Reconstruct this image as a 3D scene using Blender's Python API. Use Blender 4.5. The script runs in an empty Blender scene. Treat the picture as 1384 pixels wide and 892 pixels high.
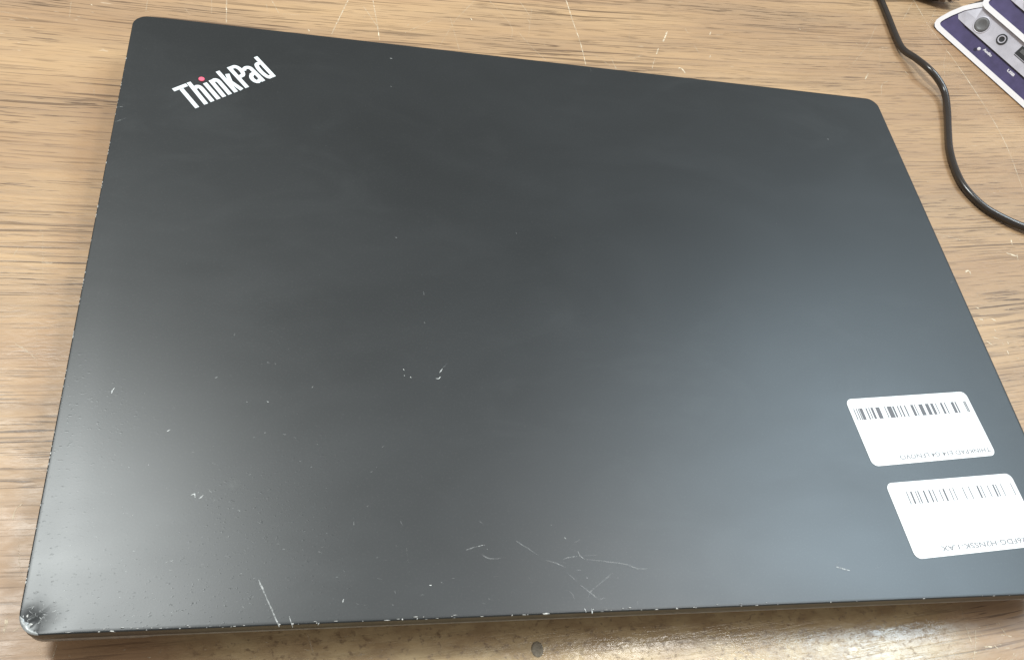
import bpy, bmesh, math, random
from mathutils import Vector, Matrix
random.seed(7)
S = bpy.context.scene
COL = S.collection
R = math.radians

# ------------------------------------------------------------------ camera
cd = bpy.data.cameras.new('camera'); cam = bpy.data.objects.new('camera', cd); COL.objects.link(cam)
cd.sensor_fit = 'HORIZONTAL'; cd.sensor_width = 36.0; cd.lens = 1206.3 / 1384 * 36.0
cd.clip_start = 0.01; cd.clip_end = 50
Rm = Matrix(((0.96985768, -0.09885472, 0.22271917), (-0.03784548, 0.84181119, 0.53844371), (-0.24071519, -0.53064268, 0.81269585)))
cam.matrix_world = Matrix.Translation((-0.09963045, -0.18019328, 0.26358055)) @ Rm.transposed().to_4x4()
S.camera = cam

# ------------------------------------------------------------------ light
W = bpy.data.worlds.new('World'); S.world = W; W.use_nodes = True
bg = W.node_tree.nodes['Background']; bg.inputs[0].default_value = (1.0, 0.965, 0.92, 1); bg.inputs[1].default_value = 0.40
def area(name, loc, target, sx, sy, power, color):
    l = bpy.data.lights.new(name, 'AREA'); l.shape = 'RECTANGLE'; l.size = sx; l.size_y = sy; l.energy = power; l.color = color
    o = bpy.data.objects.new(name, l); COL.objects.link(o); o.location = loc
    o.rotation_euler = (Vector(target) - Vector(loc)).to_track_quat('-Z', 'Y').to_euler()
    return o
area('ceiling_light_far_right', (1.55, 0.60, 2.05), (0.0, 0.0, 0.0), 1.15, 0.5, 30, (0.66, 0.86, 1.0))
area('ceiling_light_middle', (0.90, 0.20, 2.05), (0.0, -0.1, 0.0), 0.95, 0.20, 12, (1.0, 0.98, 0.94))
area('lamp_left', (-0.50, 0.31, 1.28), (-0.1, 0.0, 0.0), 0.22, 0.34, 15.0, (0.95, 1.0, 0.985))
S.view_settings.view_transform = 'Standard'; S.view_settings.look = 'None'
S.view_settings.exposure = 0.17; S.view_settings.gamma = 1.0

# ------------------------------------------------------------------ node helpers
class NT:
    def __init__(self, name):
        self.m = bpy.data.materials.new(name); self.m.use_nodes = True
        self.t = self.m.node_tree; self.b = self.t.nodes['Principled BSDF']
    def n(self, kind, **kw):
        nd = self.t.nodes.new(kind)
        for k, v in kw.items(): setattr(nd, k, v)
        return nd
    def l(self, a, b): self.t.links.new(a, b)
    def put(self, sock, v):
        if hasattr(v, 'bl_idname') or hasattr(v, 'links'): self.l(v, sock)
        else: sock.default_value = v
    def math(self, op, a, b=None, clamp=False):
        nd = self.n('ShaderNodeMath', operation=op); nd.use_clamp = clamp
        self.put(nd.inputs[0], a)
        if b is not None: self.put(nd.inputs[1], b)
        return nd.outputs[0]
    def noise(self, vec, scale=1.0, detail=2.0, rough=0.5, dist=0.0):
        nd = self.n('ShaderNodeTexNoise'); self.l(vec, nd.inputs['Vector'])
        nd.inputs['Scale'].default_value = scale; nd.inputs['Detail'].default_value = detail
        nd.inputs['Roughness'].default_value = rough; nd.inputs['Distortion'].default_value = dist
        return nd.outputs['Fac']
    def ramp(self, v, lo, hi, a=0.0, b=1.0):
        nd = self.n('ShaderNodeMapRange'); nd.interpolation_type = 'SMOOTHSTEP'
        self.l(v, nd.inputs[0]); nd.inputs[1].default_value = lo; nd.inputs[2].default_value = hi
        nd.inputs[3].default_value = a; nd.inputs[4].default_value = b
        return nd.outputs[0]
    def mix(self, f, a, b):
        nd = self.n('ShaderNodeMix', data_type='RGBA'); self.put(nd.inputs['Factor'], f)
        for s, v in (('A', a), ('B', b)):
            sock = [i for i in nd.inputs if i.name == s and i.type == 'RGBA'][0]
            self.put(sock, v if not isinstance(v, tuple) else (*v, 1))
        return [o for o in nd.outputs if o.type == 'RGBA'][0]
    def scaled(self, vec, s):
        nd = self.n('ShaderNodeVectorMath', operation='MULTIPLY'); self.l(vec, nd.inputs[0]); nd.inputs[1].default_value = s
        return nd.outputs[0]
    def pos(self): return self.n('ShaderNodeTexCoord').outputs['Object']
    def bump(self, h, strength, dist):
        nd = self.n('ShaderNodeBump'); self.l(h, nd.inputs['Height']); nd.inputs['Strength'].default_value = strength
        nd.inputs['Distance'].default_value = dist; self.l(nd.outputs[0], self.b.inputs['Normal'])

def plain(name, col, rough, spec=0.5, metal=0.0, noise=0.0, nscale=300.0):
    M = NT(name); b = M.b
    b.inputs['Roughness'].default_value = rough; b.inputs['Metallic'].default_value = metal
    b.inputs['Specular IOR Level'].default_value = spec
    if noise:
        f = M.noise(M.pos(), nscale, 3, 0.6)
        M.l(M.mix(M.ramp(f, 0.3, 0.7), tuple(c * (1 - noise) for c in col), tuple(min(1, c * (1 + noise)) for c in col)), b.inputs['Base Color'])
    else: b.inputs['Base Color'].default_value = (*col, 1)
    return M.m

# wood laminate: pale oak print with dark pores, worn clear coat
def wood():
    M = NT('oak_laminate'); p = M.pos()
    sep = M.n('ShaderNodeSeparateXYZ'); M.l(p, sep.inputs[0]); x, y = sep.outputs[0], sep.outputs[1]
    xc = M.math('MINIMUM', M.math('MAXIMUM', x, -0.3), 0.42)
    g = M.math('ADD', M.math('MULTIPLY', xc, 0.075), M.math('MULTIPLY', M.math('MULTIPLY', xc, xc), 0.13))
    wob = M.noise(M.scaled(p, (9, 16, 1)), 1.0, 2)
    y2 = M.math('ADD', M.math('SUBTRACT', y, g), M.math('MULTIPLY', wob, 0.004))
    cmb = M.n('ShaderNodeCombineXYZ'); M.l(x, cmb.inputs[0]); M.l(y2, cmb.inputs[1]); v = cmb.outputs[0]
    tone = M.noise(M.scaled(v, (3.5, 22, 1)), 1, 3, 0.55)
    streak = M.noise(M.scaled(v, (10, 330, 1)), 1, 3, 0.6)
    fine = M.noise(M.scaled(v, (45, 1900, 1)), 1, 2, 0.6)
    band = M.noise(M.scaled(v, (7, 62, 1)), 1, 3, 0.6, 0.6)
    pore = M.noise(M.scaled(v, (42, 1050, 1)), 1, 3, 0.62, 0.25)
    longp = M.noise(M.scaled(v, (11, 680, 1)), 1, 3, 0.55, 0.15)
    zone2 = M.noise(M.scaled(v, (3, 18, 1)), 1, 2, 0.5)
    bandm = M.ramp(band, 0.45, 0.68)
    c = M.mix(M.ramp(tone, 0.34, 0.66), (0.372, 0.230, 0.126), (0.512, 0.335, 0.180))
    c = M.mix(M.math('MULTIPLY', M.ramp(streak, 0.42, 0.72), M.ramp(zone2, 0.38, 0.62, 0.25, 0.75)), c, (0.30, 0.195, 0.118))
    c = M.mix(M.math('MULTIPLY', M.ramp(fine, 0.45, 0.75), 0.28), c, (0.26, 0.17, 0.10))
    c = M.mix(M.math('MULTIPLY', bandm, 0.42), c, (0.295, 0.198, 0.122))
    pm = M.math('MULTIPLY', M.ramp(pore, 0.545, 0.62), M.math('ADD', M.math('MULTIPLY', bandm, 0.6), 0.5))
    zone = M.noise(M.scaled(v, (4, 26, 1)), 1, 2, 0.5)
    lm = M.math('MULTIPLY', M.ramp(longp, 0.55, 0.64), M.ramp(zone, 0.40, 0.60, 0.15, 1.0))
    dark = M.math('MAXIMUM', pm, lm)
    c = M.mix(M.math('MULTIPLY', dark, 0.90), c, (0.108, 0.062, 0.033))
    # rubbed pale flecks
    fl = M.noise(M.scaled(v, (110, 420, 1)), 1, 3, 0.6)
    area_ = M.noise(M.scaled(p, (14, 14, 1)), 1, 2)
    c = M.mix(M.math('MULTIPLY', M.ramp(fl, 0.66, 0.74), M.ramp(area_, 0.42, 0.65, 0.0, 0.55)), c, (0.62, 0.50, 0.36))
    # front strip: lamp glare put into the colour as a paler mottle, with smoother coat
    edge_n = M.noise(M.scaled(p, (25, 90, 1)), 1, 3, 0.6)
    glare_mask = M.math('MULTIPLY', M.ramp(M.math('ADD', y, M.math('MULTIPLY', M.math('SUBTRACT', edge_n, 0.5), 0.012)), -0.112, -0.107, 1.0, 0.0),
                  M.math('MULTIPLY', M.ramp(x, -0.138, -0.112), M.ramp(x, 0.10, 0.135, 1.0, 0.0)))
    mot = M.noise(M.scaled(p, (430, 560, 1)), 1, 4, 0.66, 0.3); mot2 = M.noise(M.scaled(p, (90, 160, 1)), 1, 3, 0.6)
    wc = M.mix(M.ramp(mot2, 0.35, 0.65), (0.40, 0.285, 0.160), (0.55, 0.420, 0.240))
    wc = M.mix(M.math('MULTIPLY', M.ramp(mot, 0.53, 0.66), 0.75), wc, (0.20, 0.135, 0.075))
    c = M.mix(M.math('MULTIPLY', glare_mask, 0.85), c, wc)
    M.l(c, M.b.inputs['Base Color'])
    rg = M.noise(M.scaled(p, (60, 140, 1)), 1, 4, 0.65)
    rough = M.math('SUBTRACT', M.ramp(rg, 0.3, 0.7, 0.36, 0.50), M.math('MULTIPLY', glare_mask, 0.235))
    M.l(M.math('ADD', rough, M.math('MULTIPLY', M.math('MULTIPLY', glare_mask, M.ramp(mot, 0.5, 0.66)), 0.15)), M.b.inputs['Roughness'])
    M.b.inputs['Specular IOR Level'].default_value = 0.5
    speck = M.noise(M.scaled(v, (260, 520, 1)), 1, 3, 0.6)
    h = M.math('SUBTRACT', M.math('MULTIPLY', M.ramp(speck, 0.35, 0.62), 0.6), M.math('MULTIPLY', dark, 0.7))
    M.bump(h, 0.16, 0.0003)
    return M.m

def lid_mat():
    M = NT('black_soft_touch_plastic'); p = M.pos()
    big = M.noise(M.scaled(p, (9, 14, 1)), 1, 3, 0.6, 0.8)
    smear = M.noise(M.scaled(p, (26, 48, 1)), 1, 4, 0.6, 1.2)
    grit = M.noise(p, 1500, 2, 0.6)
    c = M.mix(M.math('MULTIPLY', M.ramp(big, 0.35, 0.7), 0.6), (0.0075, 0.0100, 0.0110), (0.0108, 0.0136, 0.0150))
    c = M.mix(M.math('MULTIPLY', M.ramp(smear, 0.5, 0.75), 0.10), c, (0.028, 0.030, 0.031))
    wipe = M.noise(M.scaled(p, (16, 30, 1)), 1, 5, 0.62, 2.2); hz = M.noise(M.scaled(p, (7, 9, 1)), 1, 2)
    c = M.mix(M.math('MULTIPLY', M.ramp(wipe, 0.45, 0.72), M.ramp(hz, 0.42, 0.62, 0.0, 0.2)), c, (0.034, 0.038, 0.039))
    c = M.mix(M.math('MULTIPLY', M.ramp(grit, 0.5, 0.8), 0.25), c, (0.045, 0.045, 0.044))
    M.l(c, M.b.inputs['Base Color'])
    r = M.math('ADD', M.ramp(big, 0.3, 0.7, 0.345, 0.385), M.math('MULTIPLY', smear, 0.02))
    M.l(r, M.b.inputs['Roughness']); M.b.inputs['Specular IOR Level'].default_value = 0.62
    pit = M.noise(M.scaled(p, (620, 1150, 400)), 1, 2, 0.6)
    zone = M.noise(M.scaled(p, (11, 11, 1)), 1, 2)
    sep = M.n('ShaderNodeSeparateXYZ'); M.l(p, sep.inputs[0])                  # handled most at the near left
    zmask = M.math('ADD', M.math('MULTIPLY', M.math('MULTIPLY', M.ramp(sep.outputs[0], -0.12, -0.03, 1.0, 0.0), M.ramp(sep.outputs[1], -0.06, 0.03, 1.0, 0.0)), 0.85), 0.04)
    h = M.math('ADD', M.math('MULTIPLY', grit, 0.07), M.math('MULTIPLY', M.ramp(pit, 0.60, 0.78), M.math('MULTIPLY', M.ramp(zone, 0.36, 0.60), zmask)))
    M.bump(h, 0.20, 0.00018)
    return M.m

def scratch_mat(name, col, freq, lo, hi):
    M = NT(name); b = M.b
    b.inputs['Base Color'].default_value = (*col, 1); b.inputs['Roughness'].default_value = 0.6
    at = M.n('ShaderNodeAttribute'); at.attribute_name = 'weight'
    f = M.noise(M.pos(), freq, 3, 0.65)
    M.l(M.math('MULTIPLY', at.outputs['Fac'], M.ramp(f, lo, hi, 0.25, 1.0), True), b.inputs['Alpha'])
    return M.m

MAT = dict(
    wood=wood(), lid=lid_mat(),
    base=plain('dark_base_plastic', (0.19, 0.183, 0.172), 0.32, 0.5, 0, 0.2, 600),
    rubber=plain('black_rubber', (0.02, 0.02, 0.02), 0.8),
    silver=plain('silver_lettering', (0.72, 0.75, 0.76), 0.35, 0.6, 0.0),
    red=plain('red_dot', (0.82, 0.13, 0.20), 0.4),
    paper=plain('white_label_paper', (0.88, 0.89, 0.89), 0.5, 0.4, 0, 0.012, 900),
    ink=plain('overexposed_grey_ink', (0.13, 0.13, 0.14), 0.6),  # both ink greys carry the overexposed bleaching of black print in their colour
    inkpale=plain('pale_grey_ink', (0.22, 0.22, 0.23), 0.6),
    chip=plain('bare_worn_metal', (0.47, 0.465, 0.44), 0.5, 0.5, 0.0, 0.55, 1300),
    cable=plain('brown_black_cable_sheath', (0.026, 0.020, 0.016), 0.25, 0.6, 0, 0.1, 200),
    plug=plain('black_plug_plastic', (0.035, 0.030, 0.028), 0.45, 0.5, 0, 0.2, 300),
    nickel=plain('nickel_plug_metal', (0.55, 0.52, 0.53), 0.28, 0.5, 0.9, 0.1, 300),
    rim=plain('white_rim_plastic', (0.92, 0.91, 0.94), 0.45, 0.5, 0, 0.02, 400),
    edge=plain('black_backing', (0.025, 0.02, 0.02), 0.6),
    purple=plain('dark_violet_face', (0.080, 0.066, 0.165), 0.36, 0.5, 0, 0.18, 120),
    strip=plain('silver_port_strip', (0.60, 0.59, 0.66), 0.36, 0.5, 0.2, 0.12, 90),
    button=plain('grey_button', (0.155, 0.155, 0.16), 0.4, 0.5, 0.1, 0.25, 160),
    recess=plain('dark_violet_recess', (0.02, 0.016, 0.05), 0.4),
    black=plain('black_port', (0.022, 0.022, 0.025), 0.4),
    print=plain('white_print', (0.80, 0.79, 0.86), 0.5),
    bare=plain('bare_corner_metal', (0.30, 0.31, 0.305), 0.42, 0.6, 0.3, 0.2, 1100),
    hole=plain('screw_cover_grey_brown', (0.20, 0.165, 0.115), 0.55, 0.5, 0, 0.2, 900),
    scr_wood=scratch_mat('pale_scratch_in_wood', (0.74, 0.62, 0.45), 700, 0.3, 0.6),
    scr_lid=scratch_mat('pale_scratch_in_lid', (0.66, 0.67, 0.65), 1500, 0.35, 0.6),
    stain=scratch_mat('grey_smudge', (0.34, 0.35, 0.34), 420, 0.42, 0.62),
)

# ------------------------------------------------------------------ object helpers
def obj(name, bm, mat, parent=None, smooth=False, kind=None):
    me = bpy.data.meshes.new(name); bm.normal_update(); bm.to_mesh(me); bm.free()
    for m in (mat if isinstance(mat, (list, tuple)) else [mat]): me.materials.append(MAT[m])
    if smooth:
        for p in me.polygons: p.use_smooth = True
    o = bpy.data.objects.new(name, me); COL.objects.link(o)
    if parent: o.parent = parent
    if kind: o['kind'] = kind
    return o
def thing(name, label, cat, loc=(0, 0, 0), group=None):
    o = bpy.data.objects.new(name, None); o.empty_display_size = 0.02; COL.objects.link(o); o.location = loc
    o['label'] = label; o['category'] = cat
    if group: o['group'] = group
    return o
def rrect(hw, hh, r, nc=8, step=None):
    """rounded rectangle, CCW, with optional subdivision of the straight edges"""
    pts = []
    cs = [(hw - r, hh - r, 0), (-hw + r, hh - r, 90), (-hw + r, -hh + r, 180), (hw - r, -hh + r, 270)]
    arcs = [[(cx + r * math.cos(R(a0 + 90 * i / nc)), cy + r * math.sin(R(a0 + 90 * i / nc))) for i in range(nc + 1)] for cx, cy, a0 in cs]
    for k in range(4):
        pts += arcs[k]
        if step:
            a, b = arcs[k][-1], arcs[(k + 1) % 4][0]
            n = step[k % 2]
            pts += [(a[0] + (b[0] - a[0]) * i / n, a[1] + (b[1] - a[1]) * i / n) for i in range(1, n)]
    return pts
def loft(bm, rings, cap0=True, cap1=True):
    vs = [[bm.verts.new(p) for p in r] for r in rings]; n = len(vs[0])
    for a, b in zip(vs, vs[1:]):
        for i in range(n):
            j = (i + 1) % n; bm.faces.new((a[i], a[j], b[j], b[i]))
    if cap0: bm.faces.new(vs[0][::-1])
    if cap1: bm.faces.new(vs[-1])
    return vs
def prism(bm, poly, z0, z1, bev=0.0):
    """extruded CCW polygon; bev rounds the upper edge a little"""
    if sum(a[0] * b[1] - b[0] * a[1] for a, b in zip(poly, poly[1:] + poly[:1])) < 0: poly = poly[::-1]
    rings = [[(x, y, z0) for x, y in poly]]
    if bev:
        rings += [[(x, y, z1 - bev) for x, y in poly], [(x, y, z1) for x, y in inset(poly, bev)]]
    else: rings += [[(x, y, z1) for x, y in poly]]
    loft(bm, rings)
def inset(poly, d):
    out = []; n = len(poly)
    for i in range(n):
        a, b, c = Vector(poly[i - 1]), Vector(poly[i]), Vector(poly[(i + 1) % n])
        n1 = Vector((-(b - a).y, (b - a).x)); n2 = Vector((-(c - b).y, (c - b).x))
        if n1.length < 1e-9 or n2.length < 1e-9: out.append(tuple(b)); continue
        n1.normalize(); n2.normalize(); m = n1 + n2; m /= max(0.25, m.length_squared / 2)
        out.append(tuple(b + m * d))
    return out
def tube(bm, pts, r, n=14, caps=True):
    vs = []; up = Vector((0, 0, 1))
    for i, p in enumerate(pts):
        p = Vector(p); t = (Vector(pts[min(i + 1, len(pts) - 1)]) - Vector(pts[max(i - 1, 0)])).normalized()
        s = t.cross(up).normalized(); u = s.cross(t)
        rr = r[i] if isinstance(r, (list, tuple)) else r
        vs.append([tuple(p + (s * math.cos(2 * math.pi * k / n) + u * math.sin(2 * math.pi * k / n)) * rr) for k in range(n)])
    loft(bm, vs, caps, caps)
def smooth_path(P, k=8):
    P = [Vector(p) for p in P]; out = []
    for i in range(len(P) - 1):
        p0, p1, p2, p3 = P[max(i - 1, 0)], P[i], P[i + 1], P[min(i + 2, len(P) - 1)]
        for j in range(k):
            t = j / k
            out.append(0.5 * ((2 * p1) + (p2 - p0) * t + (2 * p0 - 5 * p1 + 4 * p2 - p3) * t * t + (3 * p1 - p0 - 3 * p2 + p3) * t ** 3))
    return out + [P[-1]]
def ribbons(name, strokes, z, mat, parent, height=0.00004):
    """scratch marks: thin raised slivers with tapered, uneven edges. strokes = (weight, width_mm, [(x_mm, y_mm)..])"""
    bm = bmesh.new(); lay = bm.loops.layers.color.new('weight'); k = 0
    for w, wd, P in strokes:
        Q = [Vector((a / 1000, b / 1000, 0)) for a, b in P]
        L = sum((b - a).length for a, b in zip(Q, Q[1:])); n = max(2, min(40, int(L / 0.0009)))
        per = max(1, n // (len(Q) - 1)); Q = smooth_path(Q, per); rows = []
        k += 1; zz = z + height * (1 + (k % 17) / 17)
        for i, q in enumerate(Q):
            t = (Q[min(i + 1, len(Q) - 1)] - Q[max(i - 1, 0)])
            if t.length < 1e-9: t = Vector((1, 0, 0))
            t.normalize(); s = Vector((-t.y, t.x, 0))
            e = min(1, (min(i, len(Q) - 1 - i) + 0.6) / 2.2)
            ww = wd / 2000 * e * random.uniform(0.6, 1.3); off = s * random.gauss(0, 0.00006)
            rows.append((bm.verts.new(q + off + s * ww + Vector((0, 0, zz))), bm.verts.new(q + off - s * ww + Vector((0, 0, zz)))))
        for a, b in zip(rows, rows[1:]):
            f = bm.faces.new((a[1], b[1], b[0], a[0])); v = min(1, max(0.04, w * random.uniform(0.7, 1.25)))
            for lp in f.loops: lp[lay] = (v, v, v, 1)
    return obj(name, bm, mat, parent, kind='stuff')
def text_mesh(name, body, size, mat, parent, M4, extrude=0.00002, shear=0.0, bold=0.0):
    cu = bpy.data.curves.new(name, 'FONT'); cu.body = body; cu.size = size; cu.extrude = extrude; cu.resolution_u = 3
    cu.align_x = 'CENTER'; cu.align_y = 'CENTER'; cu.shear = shear; cu.offset = bold
    tmp = bpy.data.objects.new(name + '_source', cu); COL.objects.link(tmp)
    dg = bpy.context.evaluated_depsgraph_get(); me = bpy.data.meshes.new_from_object(tmp.evaluated_get(dg))
    bpy.data.objects.remove(tmp); bpy.data.curves.remove(cu)
    me.name = name; me.materials.clear(); me.materials.append(MAT[mat]); me.transform(M4)
    o = bpy.data.objects.new(name, me); COL.objects.link(o); o.parent = parent
    return o

# marks seen on the table and on the lid (weight, points in mm), and the run of the cable
TABLE= [(0.5, [(-131.8, 156.0), (-130.8, 140.7)]), (0.3, [(-137.8, 154.8), (-137.1, 145.7)]), (0.4, [(-113.2, 159.6), (-109.7, 150.9)]), (0.3, [(-148.6, 148.3), (-145.5, 143.2)]), (0.25, [(-115.6, 157.7), (-114.3, 151.0)]), (0.3, [(-162.8, 149.9), (-162.8, 141.8)]), (0.2, [(-109.7, 150.9), (-95.0, 152.2)]), (0.5, [(-68.9, 168.3), (-66.4, 141.1)]), (0.4, [(-73.3, 162.8), (-66.3, 148.0)]), (0.5, [(-79.9, 166.2), (-87.2, 141.3)]), (0.3, [(-20.3, 177.9), (-31.4, 160.9)]), (0.25, [(-31.4, 160.9), (-40.1, 140.7)]), (0.3, [(-33.7, 162.6), (-30.8, 140.3)]), (0.35, [(-41.5, 159.6), (-55.1, 148.0)]), (0.3, [(-14.1, 179.1), (-4.9, 162.1), (-6.0, 151.0)]), (0.9, [(-23.9, 163.9), (-23.3, 162.4)]), (0.9, [(-97.3, 142.9), (-96.6, 141.6)]), (0.55, [(25.7, 186.9), (27.1, 169.5), (28.5, 155.9), (29.0, 140.1)]), (0.4, [(1.4, 181.0), (5.4, 170.9)]), (0.35, [(3.7, 169.0), (5.4, 164.5)]), (0.3, [(7.2, 177.2), (3.0, 155.7)]), (0.35, [(-1.7, 158.5), (2.7, 150.0), (10.0, 140.1)]), (0.4, [(42.4, 147.9), (44.0, 140.0)]), (0.25, [(34.0, 148.6), (42.9, 140.3)]), (0.2, [(58.4, 180.8), (53.6, 158.7)]), (0.7, [(76.5, 172.4), (72.4, 164.0)]), (0.7, [(69.0, 158.6), (66.9, 154.0)]), (0.4, [(65.6, 151.2), (62.3, 142.4)]), (0.35, [(51.7, 147.9), (59.7, 152.3)]), (0.4, [(86.9, 176.5), (87.7, 172.7)]), (0.35, [(89.0, 164.2), (90.5, 158.4)]), (0.9, [(101.2, 176.8), (99.7, 173.7)]), (0.9, [(96.4, 158.4), (95.5, 156.0)]), (0.7, [(76.2, 145.1), (77.6, 146.3), (79.2, 144.5), (79.5, 142.5)]), (0.35, [(240.6, 228.5), (225.5, 208.3)]), (0.5, [(240.6, 228.5), (241.8, 206.8), (245.0, 188.9), (248.1, 170.4), (251.2, 141.4), (251.3, 114.9), (246.6, 83.7)]), (0.3, [(246.6, 189.1), (239.2, 176.0), (234.2, 163.0)]), (0.3, [(206.3, 201.0), (192.8, 181.2), (178.7, 165.1)]), (0.25, [(192.4, 177.7), (203.2, 180.0), (213.8, 181.2)]), (0.6, [(185.8, 158.9), (182.3, 154.0)]), (0.4, [(196.7, 155.1), (191.4, 151.5), (187.8, 142.9)]), (0.2, [(201.0, 181.4), (190.6, 154.1)]), (0.3, [(210.5, 222.0), (203.4, 208.5)]), (0.25, [(252.8, 223.0), (238.1, 201.2)]), (0.6, [(210.1, 164.4), (211.3, 161.8)]), (0.8, [(186.9, 182.6), (187.9, 181.6)]), (0.8, [(165.1, 178.2), (165.8, 177.8)]), (0.8, [(154.8, 188.7), (155.3, 187.6)]), (0.45, [(183.6, 53.1), (190.2, 52.0), (195.9, 50.3)]), (0.7, [(189.7, 31.4), (191.5, 32.8), (192.7, 32.1), (192.0, 30.4)]), (0.6, [(217.9, 44.7), (221.5, 43.6), (223.6, 42.9)]), (0.8, [(223.6, 44.7), (222.5, 40.7)]), (0.8, [(224.5, 53.4), (223.6, 49.8)]), (0.9, [(184.9, 4.2), (186.0, 3.1)]), (0.7, [(191.8, 1.9), (191.8, 0.4)]), (1, [(188.5, -2.0), (191.8, -3.0)]), (0.9, [(195.3, -4.3), (195.7, -5.8)]), (0.7, [(192.4, -4.8), (193.0, -5.9)]), (0.7, [(181.8, 9.7), (182.2, 8.2)]), (0.7, [(184.8, -4.4), (187.2, -6.5)]), (0.9, [(193.2, -8.8), (193.1, -10.6)]), (0.2, [(207.1, 10.2), (197.3, -18.0)]), (0.6, [(192.1, 7.6), (194.5, 6.2)]), (0.6, [(185.8, 6.9), (188.7, 6.6)]), (0.45, [(-182.8, -20.6), (-179.7, -22.6), (-176.2, -25.7)]), (0.4, [(-188.6, 17.2), (-189.6, 12.8)]), (0.22, [(-182.4, 24.3), (-178.8, 2.4)]), (0.22, [(-178.1, -12.0), (-175.3, -28.9)]), (0.3, [(-170.5, -84.6), (-169.5, -90.1), (-167.7, -96.1)]), (0.9, [(-169.8, -105.3), (-169.7, -106.9), (-169.8, -109.6)]), (0.7, [(-166.0, -107.8), (-167.6, -109.1)]), (0.45, [(-156.4, -112.8), (-156.9, -116.4)]), (0.3, [(-161.1, -112.6), (-159.4, -116.3)]), (0.5, [(-171.7, -73.3), (-173.2, -75.7), (-173.2, -78.5)]), (0.3, [(-215.5, 132.3), (-210.1, 131.5), (-204.4, 129.5)]), (0.3, [(-191.4, 143.3), (-190.5, 133.4)]), (1, [(-183.9, 142.9), (-183.2, 142.1)]), (0.6, [(124.4, -119.5), (124.3, -122.5), (124.4, -125.6)]), (0.45, [(127.6, -121.1), (125.3, -126.3), (122.5, -130.7)]), (0.3, [(125.5, -112.4), (124.6, -117.8)]), (0.4, [(-91.7, -112.9), (-89.9, -118.9)]), (0.3, [(-176.1, 94.6), (-175.2, 90.3)]), (0.7, [(128.4, -126.5), (132.3, -126.9)])]
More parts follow.
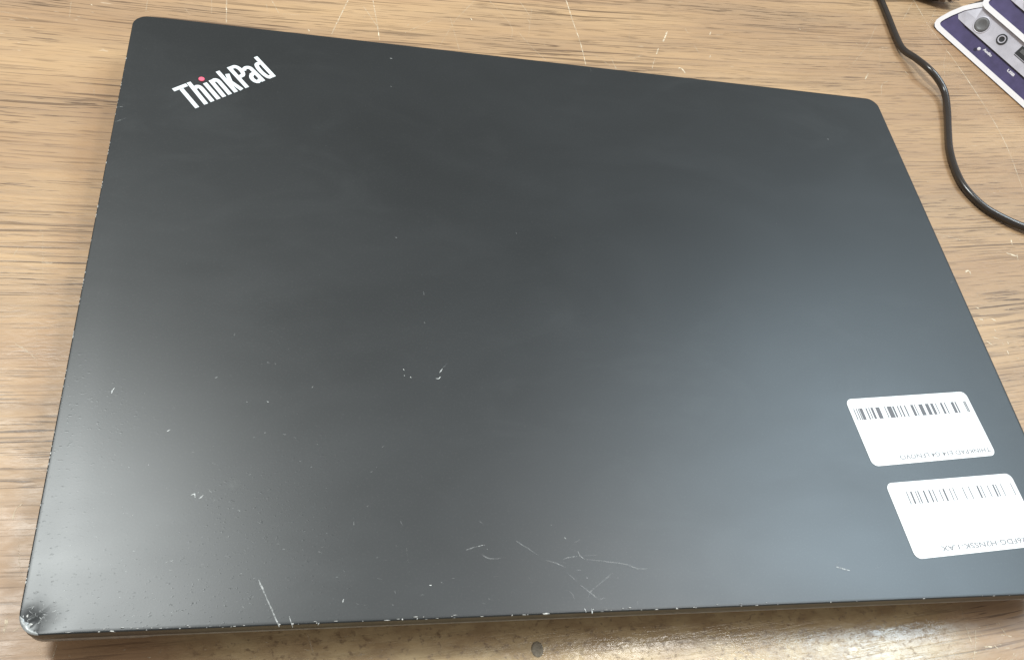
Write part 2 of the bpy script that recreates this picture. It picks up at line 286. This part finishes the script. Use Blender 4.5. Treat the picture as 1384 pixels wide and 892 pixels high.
LID= [(0.75, [(-105.3, -103.4), (-103.4, -107.8), (-101.3, -112.1), (-99.5, -116.0)]), (0.8, [(-97.1, -113.3), (-96.7, -114.4), (-96.1, -116.3)]), (0.8, [(-83.1, -109.3), (-83.3, -110.3)]), (0.9, [(-59.7, -106.4), (-59.1, -106.4)]), (0.2, [(-65.7, -95.5), (-65.3, -99.8)]), (0.25, [(-74.0, -103.9), (-72.6, -104.4)]), (0.9, [(-89.7, -115.9), (-89.5, -115.3)]), (0.45, [(-48.7, -96.6), (-46.2, -95.9), (-43.1, -95.2)]), (0.35, [(-44.2, -98.0), (-41.8, -99.3), (-38.9, -99.2)]), (0.35, [(-33.7, -94.2), (-30.5, -96.5), (-27.4, -98.7)]), (0.4, [(-25.2, -100.2), (-22.4, -101.1), (-19.6, -102.5)]), (0.4, [(-19.4, -104.0), (-17.3, -106.2)]), (0.35, [(-16.1, -107.7), (-13.5, -109.8), (-11.2, -111.8), (-8.9, -111.6)]), (0.3, [(-5.6, -104.2), (-9.3, -106.9), (-13.0, -109.4), (-14.5, -111.7)]), (0.5, [(-20.4, -100.1), (-18.6, -99.4), (-15.8, -99.2)]), (0.35, [(-13.9, -100.2), (-7.6, -100.9), (-1.3, -101.9), (2.4, -103.3), (5.4, -103.4)]), (0.55, [(-15.4, -97.7), (-14.9, -99.1), (-13.7, -100.2)]), (0.25, [(-13.4, -98.7), (-9.8, -99.1)]), (0.25, [(-31.2, -105.0), (-29.7, -106.7)]), (0.35, [(-19.5, -109.2), (-18.5, -110.5), (-18.3, -111.9)]), (0.8, [(-18.9, -93.4), (-18.5, -93.9)]), (0.4, [(-16.1, -94.9), (-14.9, -94.6), (-14.2, -94.2)]), (0.4, [(-16.6, -103.4), (-15.3, -103.3)]), (0.5, [(-14.0, -105.5), (-13.6, -105.7)]), (0.4, [(-44.3, -87.8), (-43.3, -88.7)]), (0.8, [(-15.8, -114.3), (-15.5, -115.4)]), (0.9, [(-13.8, -114.4), (-13.6, -115.9)]), (0.6, [(-13.8, -114.6), (-13.0, -114.6)]), (0.3, [(-45.2, -111.6), (-44.2, -112.1)]), (0.3, [(-41.6, -104.5), (-39.8, -104.3)]), (0.4, [(-4.5, -105.5), (-4.1, -106.2)]), (0.35, [(0.5, -112.6), (0.5, -113.7)]), (0.9, [(-64.6, -37.5), (-64.3, -38.0)]), (0.6, [(-64.4, -39.7), (-64.2, -40.0)]), (0.7, [(-62.5, -40.3), (-62.1, -40.6)]), (1, [(-52.1, -36.9), (-52.7, -38.0), (-53.1, -38.5)]), (1, [(-53.0, -39.9), (-53.4, -40.7), (-54.4, -40.7)]), (0.25, [(-50.5, -34.9), (-52.0, -36.6)]), (0.8, [(-148.2, -46.3), (-148.6, -47.3), (-148.7, -48.3)]), (0.9, [(-131.8, -59.4), (-132.5, -60.1)]), (0.9, [(-124.5, -79.4), (-123.5, -79.0), (-123.1, -80.1)]), (0.8, [(-122.3, -80.5), (-121.2, -79.4)]), (0.5, [(-120.0, -77.7), (-119.1, -78.8)]), (0.4, [(-113.3, -83.2), (-112.9, -83.6)]), (0.6, [(68.2, -104.5), (70.2, -105.1), (72.7, -105.9)]), (0.4, [(69.6, -103.0), (68.2, -104.5)]), (0.25, [(85.3, -104.1), (83.5, -105.0), (81.5, -105.7)]), (0.4, [(-161.8, 66.3), (-160.8, 66.2), (-159.8, 66.2)]), (0.3, [(-161.6, 58.9), (-159.8, 59.8), (-158.3, 61.1)]), (0.45, [(158.2, 9.6), (159.7, 10.6)]), (0.7, [(126.7, 85.8), (127.3, 85.4)]), (0.3, [(21.0, 114.3), (21.0, 111.9)]), (0.7, [(-65.0, 106.7), (-64.1, 106.5)]), (0.5, [(-21.8, 20.8), (-21.4, 20.5)]), (0.5, [(-56.8, -7.1), (-56.7, -8.6)]), (0.4, [(-57.2, -19.3), (-56.9, -19.9)]), (0.6, [(-65.4, 15.3), (-65.0, 15.0)]), (0.5, [(-106.2, -36.5), (-105.5, -36.7)]), (0.4, [(-116.3, -26.2), (-116.3, -27.3)]), (0.6, [(-105.8, -50.0), (-105.1, -50.0)]), (0.6, [(-65.2, 90.5), (-64.9, 90.1)]), (0.4, [(-80.3, -87.7), (-80.3, -88.8)]), (0.4, [(-67.2, -87.7), (-66.4, -89.0)]), (0.3, [(-90.0, -96.1), (-88.8, -96.5)]), (0.3, [(-88.0, -90.8), (-87.4, -91.1)])]
CABLE= [(215.3, 229.4, 2.0), (215.0, 221.5, 2.0), (214.2, 207.5, 2.0), (212.8, 190.5, 2.2), (212.3, 178.5, 3.0), (215.3, 169.8, 5.0), (217.7, 160.3, 7.0), (221.7, 153.6, 6.0), (224.2, 146.0, 4.0), (221.8, 134.2, 2.6), (216.9, 120.5, 2.1), (211.9, 106.3, 2.0), (209.5, 92.9, 2.0), (210.1, 81.3, 2.0), (215.6, 70.4, 2.0), (223.6, 63.9, 2.2), (232.5, 59.0, 2.6), (245.2, 54.9, 3.0)]

# ------------------------------------------------------------------ the table top
TX0, TX1, TY0, TY1 = -0.75, 0.85, -0.24, 0.62
bm = bmesh.new()
prism(bm, [(TX0, TY0), (TX1, TY0), (TX1, TY1), (TX0, TY1)], -0.028, 0.0, 0.0008)
tabletop = obj('tabletop', bm, 'wood', kind='structure')
strokes = [(min(1, w * 1.6), 0.44 if w < 0.6 else 0.7, P) for w, P in TABLE]
def chips(n, x0, x1, y0, y1, w=(0.3, 0.9), ln=(0.4, 2.2)):
    for _ in range(n):
        x, y = random.uniform(x0, x1), random.uniform(y0, y1); a = random.choice([random.gauss(0.05, 0.3), random.uniform(0, 3.14)])
        L = random.uniform(*ln)
        strokes.append((random.uniform(*w), random.uniform(0.25, 0.7), [(x, y), (x + L * math.cos(a), y + L * math.sin(a))]))
chips(150, 85, 150, -134, -119, (0.4, 1.0), (0.5, 2.6)); chips(110, -60, 85, -132, -117, (0.3, 0.8), (0.4, 1.6))
chips(40, 178, 215, -45, 25); chips(40, 185, 235, 20, 150, (0.2, 0.7)); chips(45, -215, 140, 140, 185, (0.15, 0.6)); chips(25, -220, -165, -115, 130, (0.15, 0.5))
chips(40, 150, 250, 150, 215, (0.2, 0.6)); chips(30, -170, -60, -122, -114, (0.3, 0.8))
for _ in range(45):                                                       # long faint scores across the grain
    x, y = random.uniform(-210, 260), random.uniform(135, 230); a = random.gauss(1.55, 0.35); L = random.uniform(6, 30)
    strokes.append((random.uniform(0.06, 0.2), 0.28, [(x, y), (x + L * .5 * math.cos(a), y + L * .5 * math.sin(a)), (x + L * math.cos(a + .08), y + L * math.sin(a + .08))]))
ribbons('scratches', strokes, 0.0, 'scr_wood', tabletop)
bm = bmesh.new()                                                          # small plugged screw hole
N = 24; cx, cy = -0.0253, -0.1203
ring = lambda r, z: [(cx + r * math.cos(2 * math.pi * i / N), cy + 1.25 * r * math.sin(2 * math.pi * i / N), z) for i in range(N)]
loft(bm, [ring(0.00185, 0.00005), ring(0.00165, 0.00022), ring(0.0012, 0.00012), ring(0.0006, 0.00010)], False, True)
obj('screw_cover', bm, 'hole', tabletop, True)

# ------------------------------------------------------------------ the laptop
HW, HH, RC, ZT = 0.162, 0.2311 / 2, 0.0054, 0.020
laptop = thing('laptop', 'closed matte black laptop with two white barcode stickers and chipped edges', 'laptop')
def ring_at(ins, z):
    r = max(RC - ins, 0.0008)
    return [(x, y, z) for x, y in rrect(HW - ins, HH - ins, r, 10, (108, 76))]
DENTS = [(-0.1592, -0.1129, 0.0028, 0.0007), (-0.1556, -0.1120, 0.0034, 0.00020)]
def lid_z(x, y):
    d = 0
    for cx, cy, r, a in DENTS: d -= a * math.exp(-((x - cx) ** 2 + (y - cy) ** 2) / (r * r))
    d -= 0.00004 * math.exp(-((y + HH) / 0.0025) ** 2)                     # the lid falls off slightly to the front
    d -= 0.00026 * math.exp(-((x + HW) / 0.006) ** 2)
    return d
prof = [(0.0009, 0.0150), (0.0001, 0.0155), (0.0, 0.0168), (0.0, 0.0196), (0.00006, 0.01982), (0.00018, 0.01995), (0.0004, 0.0200), (0.0011, 0.0200)]
prof += [(i / 1000, ZT) for i in (2.2, 3, 4, 5, 6, 7, 8, 9.5, 11, 13, 16, 20, 26, 34, 46, 60, 78, 96, 112)]
bm = bmesh.new(); rings = []
for ins, z in prof:
    rg = []
    for x, y, zz in ring_at(ins, z):
        if z > 0.0165:
            k = min(1, (z - 0.0165) / 0.003); zz += lid_z(x, y) * k
            dc = math.hypot(x + 0.1602, y + 0.1135)
            if dc < 0.005 and ins < 0.004:                                # crushed corner
                q = (1 - dc / 0.005); zz += random.uniform(-0.0003, 0.0002) * q; x += random.uniform(0, 0.0004) * q; y += random.uniform(0, 0.0003) * q
        rg.append((x, y, zz))
    rings.append(rg)
loft(bm, rings)
lid = obj('lid', bm, 'lid', laptop, True)

bm = bmesh.new(); rings = []
for k, (ins, z) in enumerate([(0.0016, 0.01485), (0.0006, 0.0147), (0.0003, 0.0143), (0.0003, 0.0134), (0.0009, 0.0127), (0.0035, 0.0098), (0.0075, 0.0052), (0.012, 0.0024), (0.014, 0.0018)]):
    rg = []
    for x, y, zz in ring_at(ins, z):
        if k in (3, 4, 5) and x < -0.132 and y < 0: zz -= 0.0011
        rg.append((x, y, zz))
    rings.append(rg)
loft(bm, rings)
base = obj('base', bm, 'base', laptop, True)
for fx, fy, w in ((-0.12, -0.088, 0.03), (0.12, -0.088, 0.03), (0.0, 0.088, 0.24)):
    bm = bmesh.new(); prism(bm, [(fx + a, fy + b) for a, b in rrect(w / 2, 0.004, 0.0035, 5)], 0.0001, 0.0022)
    obj('rubber_foot', bm, 'rubber', base)
bm = bmesh.new(); tube(bm, [(-0.12, HH - 0.004, 0.0145), (0.12, HH - 0.004, 0.0145)], 0.0034, 16)
obj('hinge', bm, 'base', laptop, True)

# logo: silver letters running diagonally in the far left corner
logo = bpy.data.objects.new('logo', None); logo.empty_display_size = 0.01; COL.objects.link(logo); logo.parent = laptop
logo.location = (-0.1361, 0.0682, ZT); logo.rotation_euler = (0, 0, R(37.8))
def arc(cx, cy, rx, ry, a0, a1, n=8): return [(cx + rx * math.cos(R(a0 + (a1 - a0) * i / n)), cy + ry * math.sin(R(a0 + (a1 - a0) * i / n))) for i in range(n + 1)]
def stroke(bm, P, w, z):
    """flat-ended bar along a polyline, extruded to a thin raised inlay (mm in, metres out)"""
    P = [Vector(p) for p in P]; Lf, Rt = [], []
    for i, p in enumerate(P):
        a = (p - P[i - 1]).normalized() if i else None; b = (P[i + 1] - p).normalized() if i < len(P) - 1 else None
        t = ((a or b) + (b or a)).normalized(); s = Vector((-t.y, t.x)); c = s.dot(Vector((-(a or b).y, (a or b).x)))
        s = s * (w / 2 / max(0.5, c)); Lf.append(p + s); Rt.append(p - s)
    prism(bm, [(q.x / 1000, q.y / 1000) for q in Rt + Lf[::-1]], 0.00001, z)
SW = 1.52
GLYPHS = [
    [[(1.12, 0.0), (1.55, 10.6)], [(-1.2, 11.55), (4.35, 11.55)]],                                                  # T
    [[(4.75, 0), (5.55, 12.35)], [(7.4, 0), (7.75, 7.2)] + arc(6.75, 7.6, 1.0, 1.5, 20, 150, 6)],                   # h
    [[(9.95, 0), (10.30, 9.3)]],                                                                                    # i
    [[(12.3, 0), (12.85, 9.6)], [(14.75, 0), (15.05, 7.0)] + arc(14.05, 7.4, 1.0, 1.6, 20, 150, 6)],                # n
    [[(17.3, 0), (17.65, 12.3)], [(19.75, 0), (18.55, 5.4), (19.85, 9.4)]],                                         # k
    [[(22.1, 0), (22.4, 12.3)], [(22.9, 11.5), (24.1, 11.5)] + arc(24.1, 8.8, 1.25, 2.7, 80, -80, 8) + [(22.9, 6.0)]],   # P
    [arc(27.6, 7.5, 1.45, 1.5, 165, 10, 8) + [(29.1, 5.0), (29.15, -0.1)], [(28.4, 5.1), (27.4, 4.9)] + arc(27.4, 2.6, 1.15, 2.0, 100, 265, 8) + [(28.5, 1.2)]],  # a
    [[(33.9, -0.1), (34.2, 12.2)], [(33.3, 8.6), (32.6, 8.7)] + arc(32.3, 4.6, 1.0, 4.0, 95, 265, 10) + [(33.2, 0.7)]],   # d
]
for g in GLYPHS:
    bm = bmesh.new()
    for k, P in enumerate(g): stroke(bm, P, SW, 0.00022 + 0.00003 * k)
    obj('letter', bm, 'silver', logo)
bm = bmesh.new(); prism(bm, [(0.01040 + 0.00108 * math.cos(2 * math.pi * i / 20), 0.01155 + 0.00108 * math.sin(2 * math.pi * i / 20)) for i in range(20)], 0.00001, 0.00042, 0.0001)
obj('logo_dot', bm, 'red', logo)

# barcode stickers
def sticker(loc, ang, w, h, label, bars, v0, v1, ink, text, tx, ty, size, span, small):
    s = bpy.data.objects.new('sticker', None); s.empty_display_size = 0.01; COL.objects.link(s); s.parent = laptop
    s.location = loc; s.rotation_euler = (0, 0, R(ang)); s['label'] = label
    bm = bmesh.new(); prism(bm, [(a + w / 2, b - h / 2) for a, b in rrect(w / 2, h / 2, 0.0024, 8)], 0.00002, 0.00012)
    obj('paper', bm, 'paper', s)
    bm = bmesh.new()
    for x, bw in bars:
        prism(bm, [(x * w, -v1 * h), (x * w + bw * w, -v1 * h), (x * w + bw * w, -v0 * h), (x * w, -v0 * h)], 0.00011, 0.00014)
    obj('barcode', bm, ink, s)
    M4 = Matrix.Translation((tx * w, -ty * h, 0.00014)) @ Matrix.Rotation(math.pi, 4, 'Z')
    o = text_mesh('printed_text', text, size, 'inkpale', s, Matrix.Identity(4), bold=0.00003)
    xs = [v.co.x for v in o.data.vertices]; k = span / (max(xs) - min(xs))
    o.data.transform(M4 @ Matrix.Diagonal((k, 1, 1, 1)))
    if small:
        bm = bmesh.new()
        for x, y, a in small: prism(bm, [(x * w, -y * h), (x * w + a, -y * h), (x * w + a, -y * h + 0.0003), (x * w, -y * h + 0.0003)], 0.00011, 0.00014)
        obj('fine_print', bm, 'inkpale', s)
B1 = [(118,6),(135,3),(148,4),(158,20),(200,9),(220,5),(235,15),(268,26),(330,4),(347,30),(385,12),(418,8),(438,10),(468,9),(513,18),(540,5),(570,26),(617,23),(655,19),(690,3),(725,15),(755,8),(803,20),(832,10),(895,3),(905,8)]
B2 = [(250,4),(282,13),(322,4),(340,9),(385,12),(430,11),(462,8),(515,5),(547,13),(600,4),(630,7),(710,2),(762,5),(832,13),(865,6),(920,2),(967,13),(992,8),(1035,7),(1122,4)]
b1 = [((x - 92) / 853, max(w, 6.5) / 853 * 1.1) for x, w in B1]; b2 = [((x - 118) / 1047, max(w, 7) / 1047 * 1.1) for x, w in B2]
fp = [(0.72 + 0.027 * i + random.uniform(-.006, .006), 0.40 + random.uniform(-.01, .01), random.uniform(0.0002, 0.0007)) for i in range(9)]
sticker((0.0915, -0.0450, ZT), 4.9, 0.0520, 0.0258, 'white barcode sticker fully in view, the farther of the two', b1, 0.15, 0.325, 'ink', 'THINKPAD E14 G4 LENOVO', 0.60, 0.905, 0.0023, 0.0385, fp)
sticker((0.0961, -0.0768, ZT), 4.0, 0.0520, 0.0262, 'white barcode sticker nearest the front edge with paler bars', b2, 0.135, 0.305, 'ink', 'PW26FDG-H2NSSK-1.AX', 0.60, 0.90, 0.0025, 0.0400, None)

# scratches, dust and smudges on the lid
ls = [(min(1, w * 1.25), 0.32 if w < 0.6 else 0.46, P) for w, P in LID]
ls[0] = (0.68, 0.36, ls[0][2]); ls[1] = (0.72, 0.42, ls[1][2])
for _ in range(170):
    x, y = random.uniform(-158, 158), random.uniform(-113, 112); a = random.uniform(0, 3.14); L = random.uniform(0.1, 0.5)
    ls.append((random.uniform(0.1, 0.6), random.uniform(0.1, 0.24), [(x, y), (x + L * math.cos(a), y + L * math.sin(a))]))
for _ in range(260):                                                       # pitted lower left area
    x, y = -155 + abs(random.gauss(0, 48)), -112 + abs(random.gauss(0, 34)); a = random.gauss(0, 0.5); L = random.uniform(0.2, 0.9)
    ls.append((random.uniform(0.15, 0.7), random.uniform(0.12, 0.28), [(x, y), (x + L * math.cos(a), y + L * math.sin(a))]))
for _ in range(60):                                                        # scuffs near the scratched front middle
    x, y = random.gauss(-22, 22), random.gauss(-103, 6); a = random.gauss(-0.6, 0.6); L = random.uniform(0.5, 3.5)
    if y > -113: ls.append((random.uniform(0.05, 0.2), 0.18, [(x, y), (x + L * math.cos(a), y + L * math.sin(a))]))
for _ in range(26):                                                        # crushed corner scribbles
    x, y = random.gauss(-157.2, 1.5), random.gauss(-111.2, 1.4); a = random.uniform(0, 3.14); L = random.uniform(0.6, 1.8)
    if -160 < x and -113.6 < y: ls.append((random.uniform(0.3, 0.9), random.uniform(0.2, 0.4), [(x, y), (x + L * math.cos(a), y + L * math.sin(a + .5))]))
sc = ribbons('lid_scratches', ls, ZT, 'scr_lid', lid)
for v in sc.data.vertices: v.co.z += lid_z(v.co.x, v.co.y)
bm = bmesh.new(); lay = bm.loops.layers.color.new('weight')
for cx, cy, r, wt in ((-113.6, -76.4, 2.0, 0.42), (-123.7, -79.6, 1.3, 0.4)):
    c0 = bm.verts.new((cx / 1000, cy / 1000, ZT + 0.00012)); rg = []
    for i in range(18):
        rr = r * random.uniform(0.8, 1.15) / 1000; rg.append(bm.verts.new((cx / 1000 + rr * math.cos(i * math.pi / 9), cy / 1000 + rr * math.sin(i * math.pi / 9), ZT + 0.00010)))
    for i in range(18):
        f = bm.faces.new((c0, rg[i], rg[(i + 1) % 18]))
        for lp in f.loops: v = wt if lp.vert is c0 else 0.0; lp[lay] = (v, v, v, 1)
obj('smudges', bm, 'stain', lid, kind='stuff')
# chipped edges: flakes of bare metal along the bevel
bm = bmesh.new()
def flake(p, t, nrm, ln, wd):
    p, t, nrm = Vector(p), Vector(t).normalized(), Vector(nrm).normalized(); s = nrm.cross(t); n = random.choice((6, 7, 8))
    top = bm.verts.new(p + nrm * 0.00012); rg = []
    for i in range(n):
        a = 2 * math.pi * i / n; k = random.uniform(0.6, 1.15)
        rg.append(bm.verts.new(p + t * (math.cos(a) * ln / 2 * k) + s * (math.sin(a) * wd / 2 * k) - nrm * 0.00003))
    for i in range(n): bm.faces.new((top, rg[i], rg[(i + 1) % n]))
def front(x, ln, wd, up=0.0): flake((x, -HH + 0.0002 + up, 0.01990 + lid_z(x, -HH) + min(up, 0.0004)), (1, 0, 0), (0, -0.55, 0.83), ln, wd)
for u, ln, wd in ((-140.0, 3.0, 0.8), (-143, 1.6, 0.6), (-132, 1.0, 0.6), (-124, 1.0, 0.6), (-117.5, 0.9, 0.5), (-99.5, 1.2, 0.7), (-96.2, 1.3, 0.7), (-90, 0.9, 0.6),
                  (-78.0, 0.6, 0.5), (-71.5, 4.5, 0.5), (-67.5, 1.0, 0.9), (-63.5, 0.8, 0.8), (-58, 2.4, 0.4), (-45.5, 3.5, 0.5), (-37.0, 1.0, 0.8), (-33.5, 3.2, 0.6), (-27.2, 6.0, 0.9), (-13.6, 1.2, 0.8), (-10.6, 3.4, 0.4),
                  (6.0, 3.0, 0.7), (12.4, 1.8, 0.8), (33, 1.4, 0.6), (38, 2.8, 0.5), (45, 0.8, 0.6), (63, 0.9, 0.7), (72, 0.8, 0.6), (96, 3.0, 0.5), (122, 2.4, 0.5), (128, 1.6, 0.4)):
    front(u / 1000, ln * 0.8 / 1000, wd * 0.65 / 1000)
for _ in range(55):
    x = random.uniform(-0.152, 0.15)
    if random.random() < (0.95 if x < 0.02 else 0.35): front(x, random.uniform(0.25, 1.6) / 1000, random.uniform(0.12, 0.32) / 1000, random.uniform(-0.0001, 0.0007))
for _ in range(70):
    y = random.uniform(-0.108, 0.105); flake((-HW + 0.00018, y, 0.01992 + lid_z(-HW, y)), (0, 1, 0), (-0.5, 0, 0.86), random.uniform(0.3, 1.7) / 1000, random.uniform(0.15, 0.4) / 1000)
for _ in range(25):
    y = random.uniform(-0.108, 0.105); flake((HW - 0.00018, y, 0.0199), (0, 1, 0), (0.6, 0, 0.8), random.uniform(0.2, 0.9) / 1000, random.uniform(0.12, 0.3) / 1000)
for _ in range(12):                                                        # bare corner
    a = R(random.uniform(186, 264)); r = RC - random.uniform(0.0002, 0.0021)
    x, y = -HW + RC + r * math.cos(a), -HH + RC + r * math.sin(a)
    flake((x, y, 0.01988 + lid_z(x, y)), (-math.sin(a), math.cos(a), 0), (0.5 * math.cos(a), 0.5 * math.sin(a), 0.85), random.uniform(1.0, 2.6) / 1000, random.uniform(0.5, 1.1) / 1000)
obj('edge_wear', bm, 'chip', lid, kind='stuff')
bm = bmesh.new(); rows = []                                                # rubbed bare crescent on the crushed corner
for i in range(27):
    t = i / 26; a = R(184 + 84 * t); wd = 0.0016 * math.sin(math.pi * min(1, max(0, t))) ** 0.6 * random.uniform(0.75, 1.15); row = []
    for k in range(5):
        q = k / 4; r = RC + 0.00005 - 0.0001 - wd * q
        x, y = -HW + RC + r * math.cos(a), -HH + RC + r * math.sin(a)
        drop = 0.00045 * max(0, 1 - (RC - r) / 0.0004)
        row.append(bm.verts.new((x, y, ZT + 0.00016 - drop + lid_z(x, y) + random.uniform(0, 0.00012) * (0 < k < 4) - 0.00008 * (k == 4))))
    rows.append(row)
for ra, rb in zip(rows, rows[1:]):
    for k in range(4): bm.faces.new((ra[k], rb[k], rb[k + 1], ra[k + 1]))
obj('bare_corner', bm, 'bare', lid, True)

# ------------------------------------------------------------------ the cable
cp = [Vector((a, b, c)) / 1000 for a, b, c in CABLE]
cp = [cp[0] + (cp[0] - cp[1]).normalized() * 0.06] + cp + [cp[-1] + Vector((0.05, -0.012, -0.001))]
bm = bmesh.new(); tube(bm, smooth_path(cp, 8), 0.00178, 16)
cab = obj('cable', bm, 'cable', None, True)
cab['label'] = 'thin dark cable snaking over the wood right of the laptop'; cab['category'] = 'cable'

# ------------------------------------------------------------------ the plug
plug = thing('plug', 'dark plug with a shiny metal tip behind the violet port panel', 'plug', (0.2475, 0.2345, 0.0))
ax = Vector((0.905, -0.30, 0)).normalized()
def along(d, z=0.0085): return ax * d + Vector((0, 0, z))
bm = bmesh.new(); tube(bm, [along(-0.09), along(-0.07), along(-0.02), along(0.004), along(0.0085), along(0.0095)], [0.004, 0.0075, 0.0085, 0.0085, 0.0078, 0.006], 24)
obj('plug_body', bm, 'plug', plug, True)
bm = bmesh.new(); tube(bm, [along(0.0094), along(0.0100), along(0.0122), along(0.0124), along(0.0150), along(0.0152), along(0.0168), along(0.0172)], [0.0066, 0.0070, 0.0070, 0.0054, 0.0054, 0.0060, 0.0060, 0.005], 24)
obj('metal_collar', bm, 'nickel', plug, False)
bm = bmesh.new(); tube(bm, [along(0.0170), along(0.0200), along(0.0206)], [0.0040, 0.0040, 0.0030], 16)
obj('metal_tip', bm, 'nickel', plug, True)

# ------------------------------------------------------------------ two small desktop units with ports on a sloping front
E_, W_ = Vector((0.47191, -0.88165, 0)), Vector((0.44082, 0.23596, 0.86603)); N_ = E_.cross(W_)
def unit(du, dw, dn, label, marks):
    t = thing('port_unit', label, 'computer unit', tuple(Vector((0.25462, 0.18723, 0.0006)) + E_ * du + W_ * dw + N_ * dn), 'small violet fronted units stacked in the far right corner')
    t.rotation_euler = Matrix((E_, W_, N_)).transposed().to_euler()            # local x along the front, y up its slope, z out of it
    m = lambda L: [(p / 1000, q / 1000) for p, q in L]
    outer = m([(-15.9, 0), (-18.5, 0.02), (-20.5, 0.45), (-21.8, 1.5), (-22.4, 3.2), (-22.1, 5.2), (-20.3, 10.4), (-17.2, 16.5), (-14.0, 20.6), (-10.6, 24.4), (76, 24.4), (79.2, 23.2), (80, 20), (80, 4), (79.2, 1), (76, 0)])
    inner = m([(-16.0, 2.05), (-18.3, 2.1), (-19.6, 2.5), (-20.2, 3.2), (-20.3, 4.2), (-19.9, 5.8), (-18.3, 9.9), (-15.4, 15.6), (-12.4, 19.3), (-9.6, 22.4), (75.5, 22.4), (77.3, 21.6), (78, 19.5), (78, 4.5), (77.3, 2.8), (75.5, 2.05)])
    ow = inset(outer, 0.0004); low = 0.00068 if marks else 0.0
    ow = [(x, y - low if y < 0.002 else y) for x, y in ow]
    hz = Vector((0, 0.5, -0.8660)) * 0.055
    bm = bmesh.new(); loft(bm, [[(x, y, -0.0004) for x, y in ow][::-1], [(x + hz.x, y + hz.y, hz.z) for x, y in ow][::-1]]); obj('body', bm, 'edge', t)
    bm = bmesh.new()
    loft(bm, [[(x, y, -0.0006) for x, y in outer], [(x, y, 0.0004) for x, y in outer], [(x, y, 0.0007) for x, y in inset(outer, 0.0003)], [(x, y, 0.0007) for x, y in inset(inner, -0.0003)], [(x, y, 0.0004) for x, y in inner], [(x, y, -0.0003) for x, y in inner]], False, False)
    obj('rim', bm, 'rim', t)
    bm = bmesh.new(); prism(bm, inset(inner, -0.00005), -0.0003, 0.0001); obj('face', bm, 'purple', t)
    # silver strip with its sunken left end
    bm = bmesh.new(); h0, h1, y0 = 0.00016, 0.0015, 0.0103
    V = [bm.verts.new(p) for p in ((-0.0144, 0.0105, h0), (-0.0163, 0.0121, h0), (-0.0147, 0.0158, h0), (-0.0118, 0.0194, h0), (-0.0093, 0.0222, h0), (-0.0066, 0.0222, h1), (-0.0070, 0.0160, h1), (-0.0086, y0, h1), (0.0775, 0.0222, h1), (0.0775, y0, h1), (0.0775, y0, 0), (-0.0086, y0, 0))]
    for f in ((0, 7, 6, 5, 4, 3, 2, 1), (7, 9, 8, 5, 6), (11, 10, 9, 7), (0, 11, 7)): bm.faces.new([V[q] for q in f])
    bmesh.ops.triangulate(bm, faces=bm.faces[:1]); obj('port_strip', bm, 'strip', t)
    bm = bmesh.new(); prism(bm, m([(-8.6, 9.85), (77.5, 9.85), (77.5, 10.28), (-8.6, 10.28)]), 0.0, 0.0008); obj('seam', bm, 'black', t)
    def disc(x, y, rs, name, mat, sm=True, cap=True):
        bm = bmesh.new(); loft(bm, [[((x + r * math.cos(2 * math.pi * q / 32)) / 1000, (y + r * math.sin(2 * math.pi * q / 32)) / 1000, z / 1000) for q in range(32)] for r, z in rs], False, cap)
        return obj(name, bm, mat, t, sm)
    disc(-2.2, 15.6, [(4.6, 1.5), (4.5, 1.72), (4.0, 1.72), (3.8, 1.55)], 'button_surround', 'strip', True, False)
    disc(-2.2, 15.6, [(3.8, 1.52), (3.75, 1.95), (3.3, 2.2), (2.4, 2.0), (1.1, 1.8)], 'power_button', 'button')
    disc(11.4, 16.6, [(2.85, 1.5), (2.8, 1.95), (2.2, 1.95), (2.1, 1.6)], 'jack_ring', 'black', False, False)
    disc(11.4, 16.6, [(2.1, 1.55), (2.05, 2.1), (1.55, 2.1), (1.4, 1.62)], 'jack_collar', 'strip', False, False)
    disc(11.4, 16.6, [(1.45, 1.6), (0.5, 1.56)], 'jack_hole', 'black', False)
    bx = lambda x0, x1, y0, y1, z0, z1, name, mat: (lambda bm: (prism(bm, m([(x0, y0), (x1, y0), (x1, y1), (x0, y1)]), z0 / 1000, z1 / 1000), obj(name, bm, mat, t))[1])(bmesh.new())
    bx(21.6, 34.2, 15.7, 20.6, 1.45, 1.62, 'usb_port', 'black'); bx(23.0, 32.8, 17.6, 19.6, 1.6, 1.85, 'port_tongue', 'button')
    bx(21.9, 34.0, 15.0, 15.35, 1.45, 1.66, 'port_lip', 'edge')
    disc(6.1, 6.3, [(0.95, 0.08), (0.9, 0.3), (0.6, 0.42), (0.3, 0.45)], 'status_light', 'print'); disc(4.9, 4.9, [(1.0, 0.11), (0.8, 0.115)], 'light_recess', 'recess', False)
    for body, x, y, L in (('Audio', 11.0, 7.7, 6.0), ('USB', 27.8, 7.8, 4.9)):
        o_ = text_mesh('printed_text', body, 0.0018, 'print', t, Matrix.Identity(4), bold=0.00010); xs = [v.co.x for v in o_.data.vertices]
        o_.data.transform(Matrix.Translation((x / 1000, y / 1000, 0.00016)) @ Matrix.Diagonal((L / 1000 / (max(xs) - min(xs)), 1, 1, 1)))
    return t
unit(0, 0, 0, 'lower violet fronted unit with white rim, round grey button and audio jack', True)
unit(0.0117, 0.0224, 0.003, 'upper violet fronted unit stacked on another, mostly outside the far right corner', False)
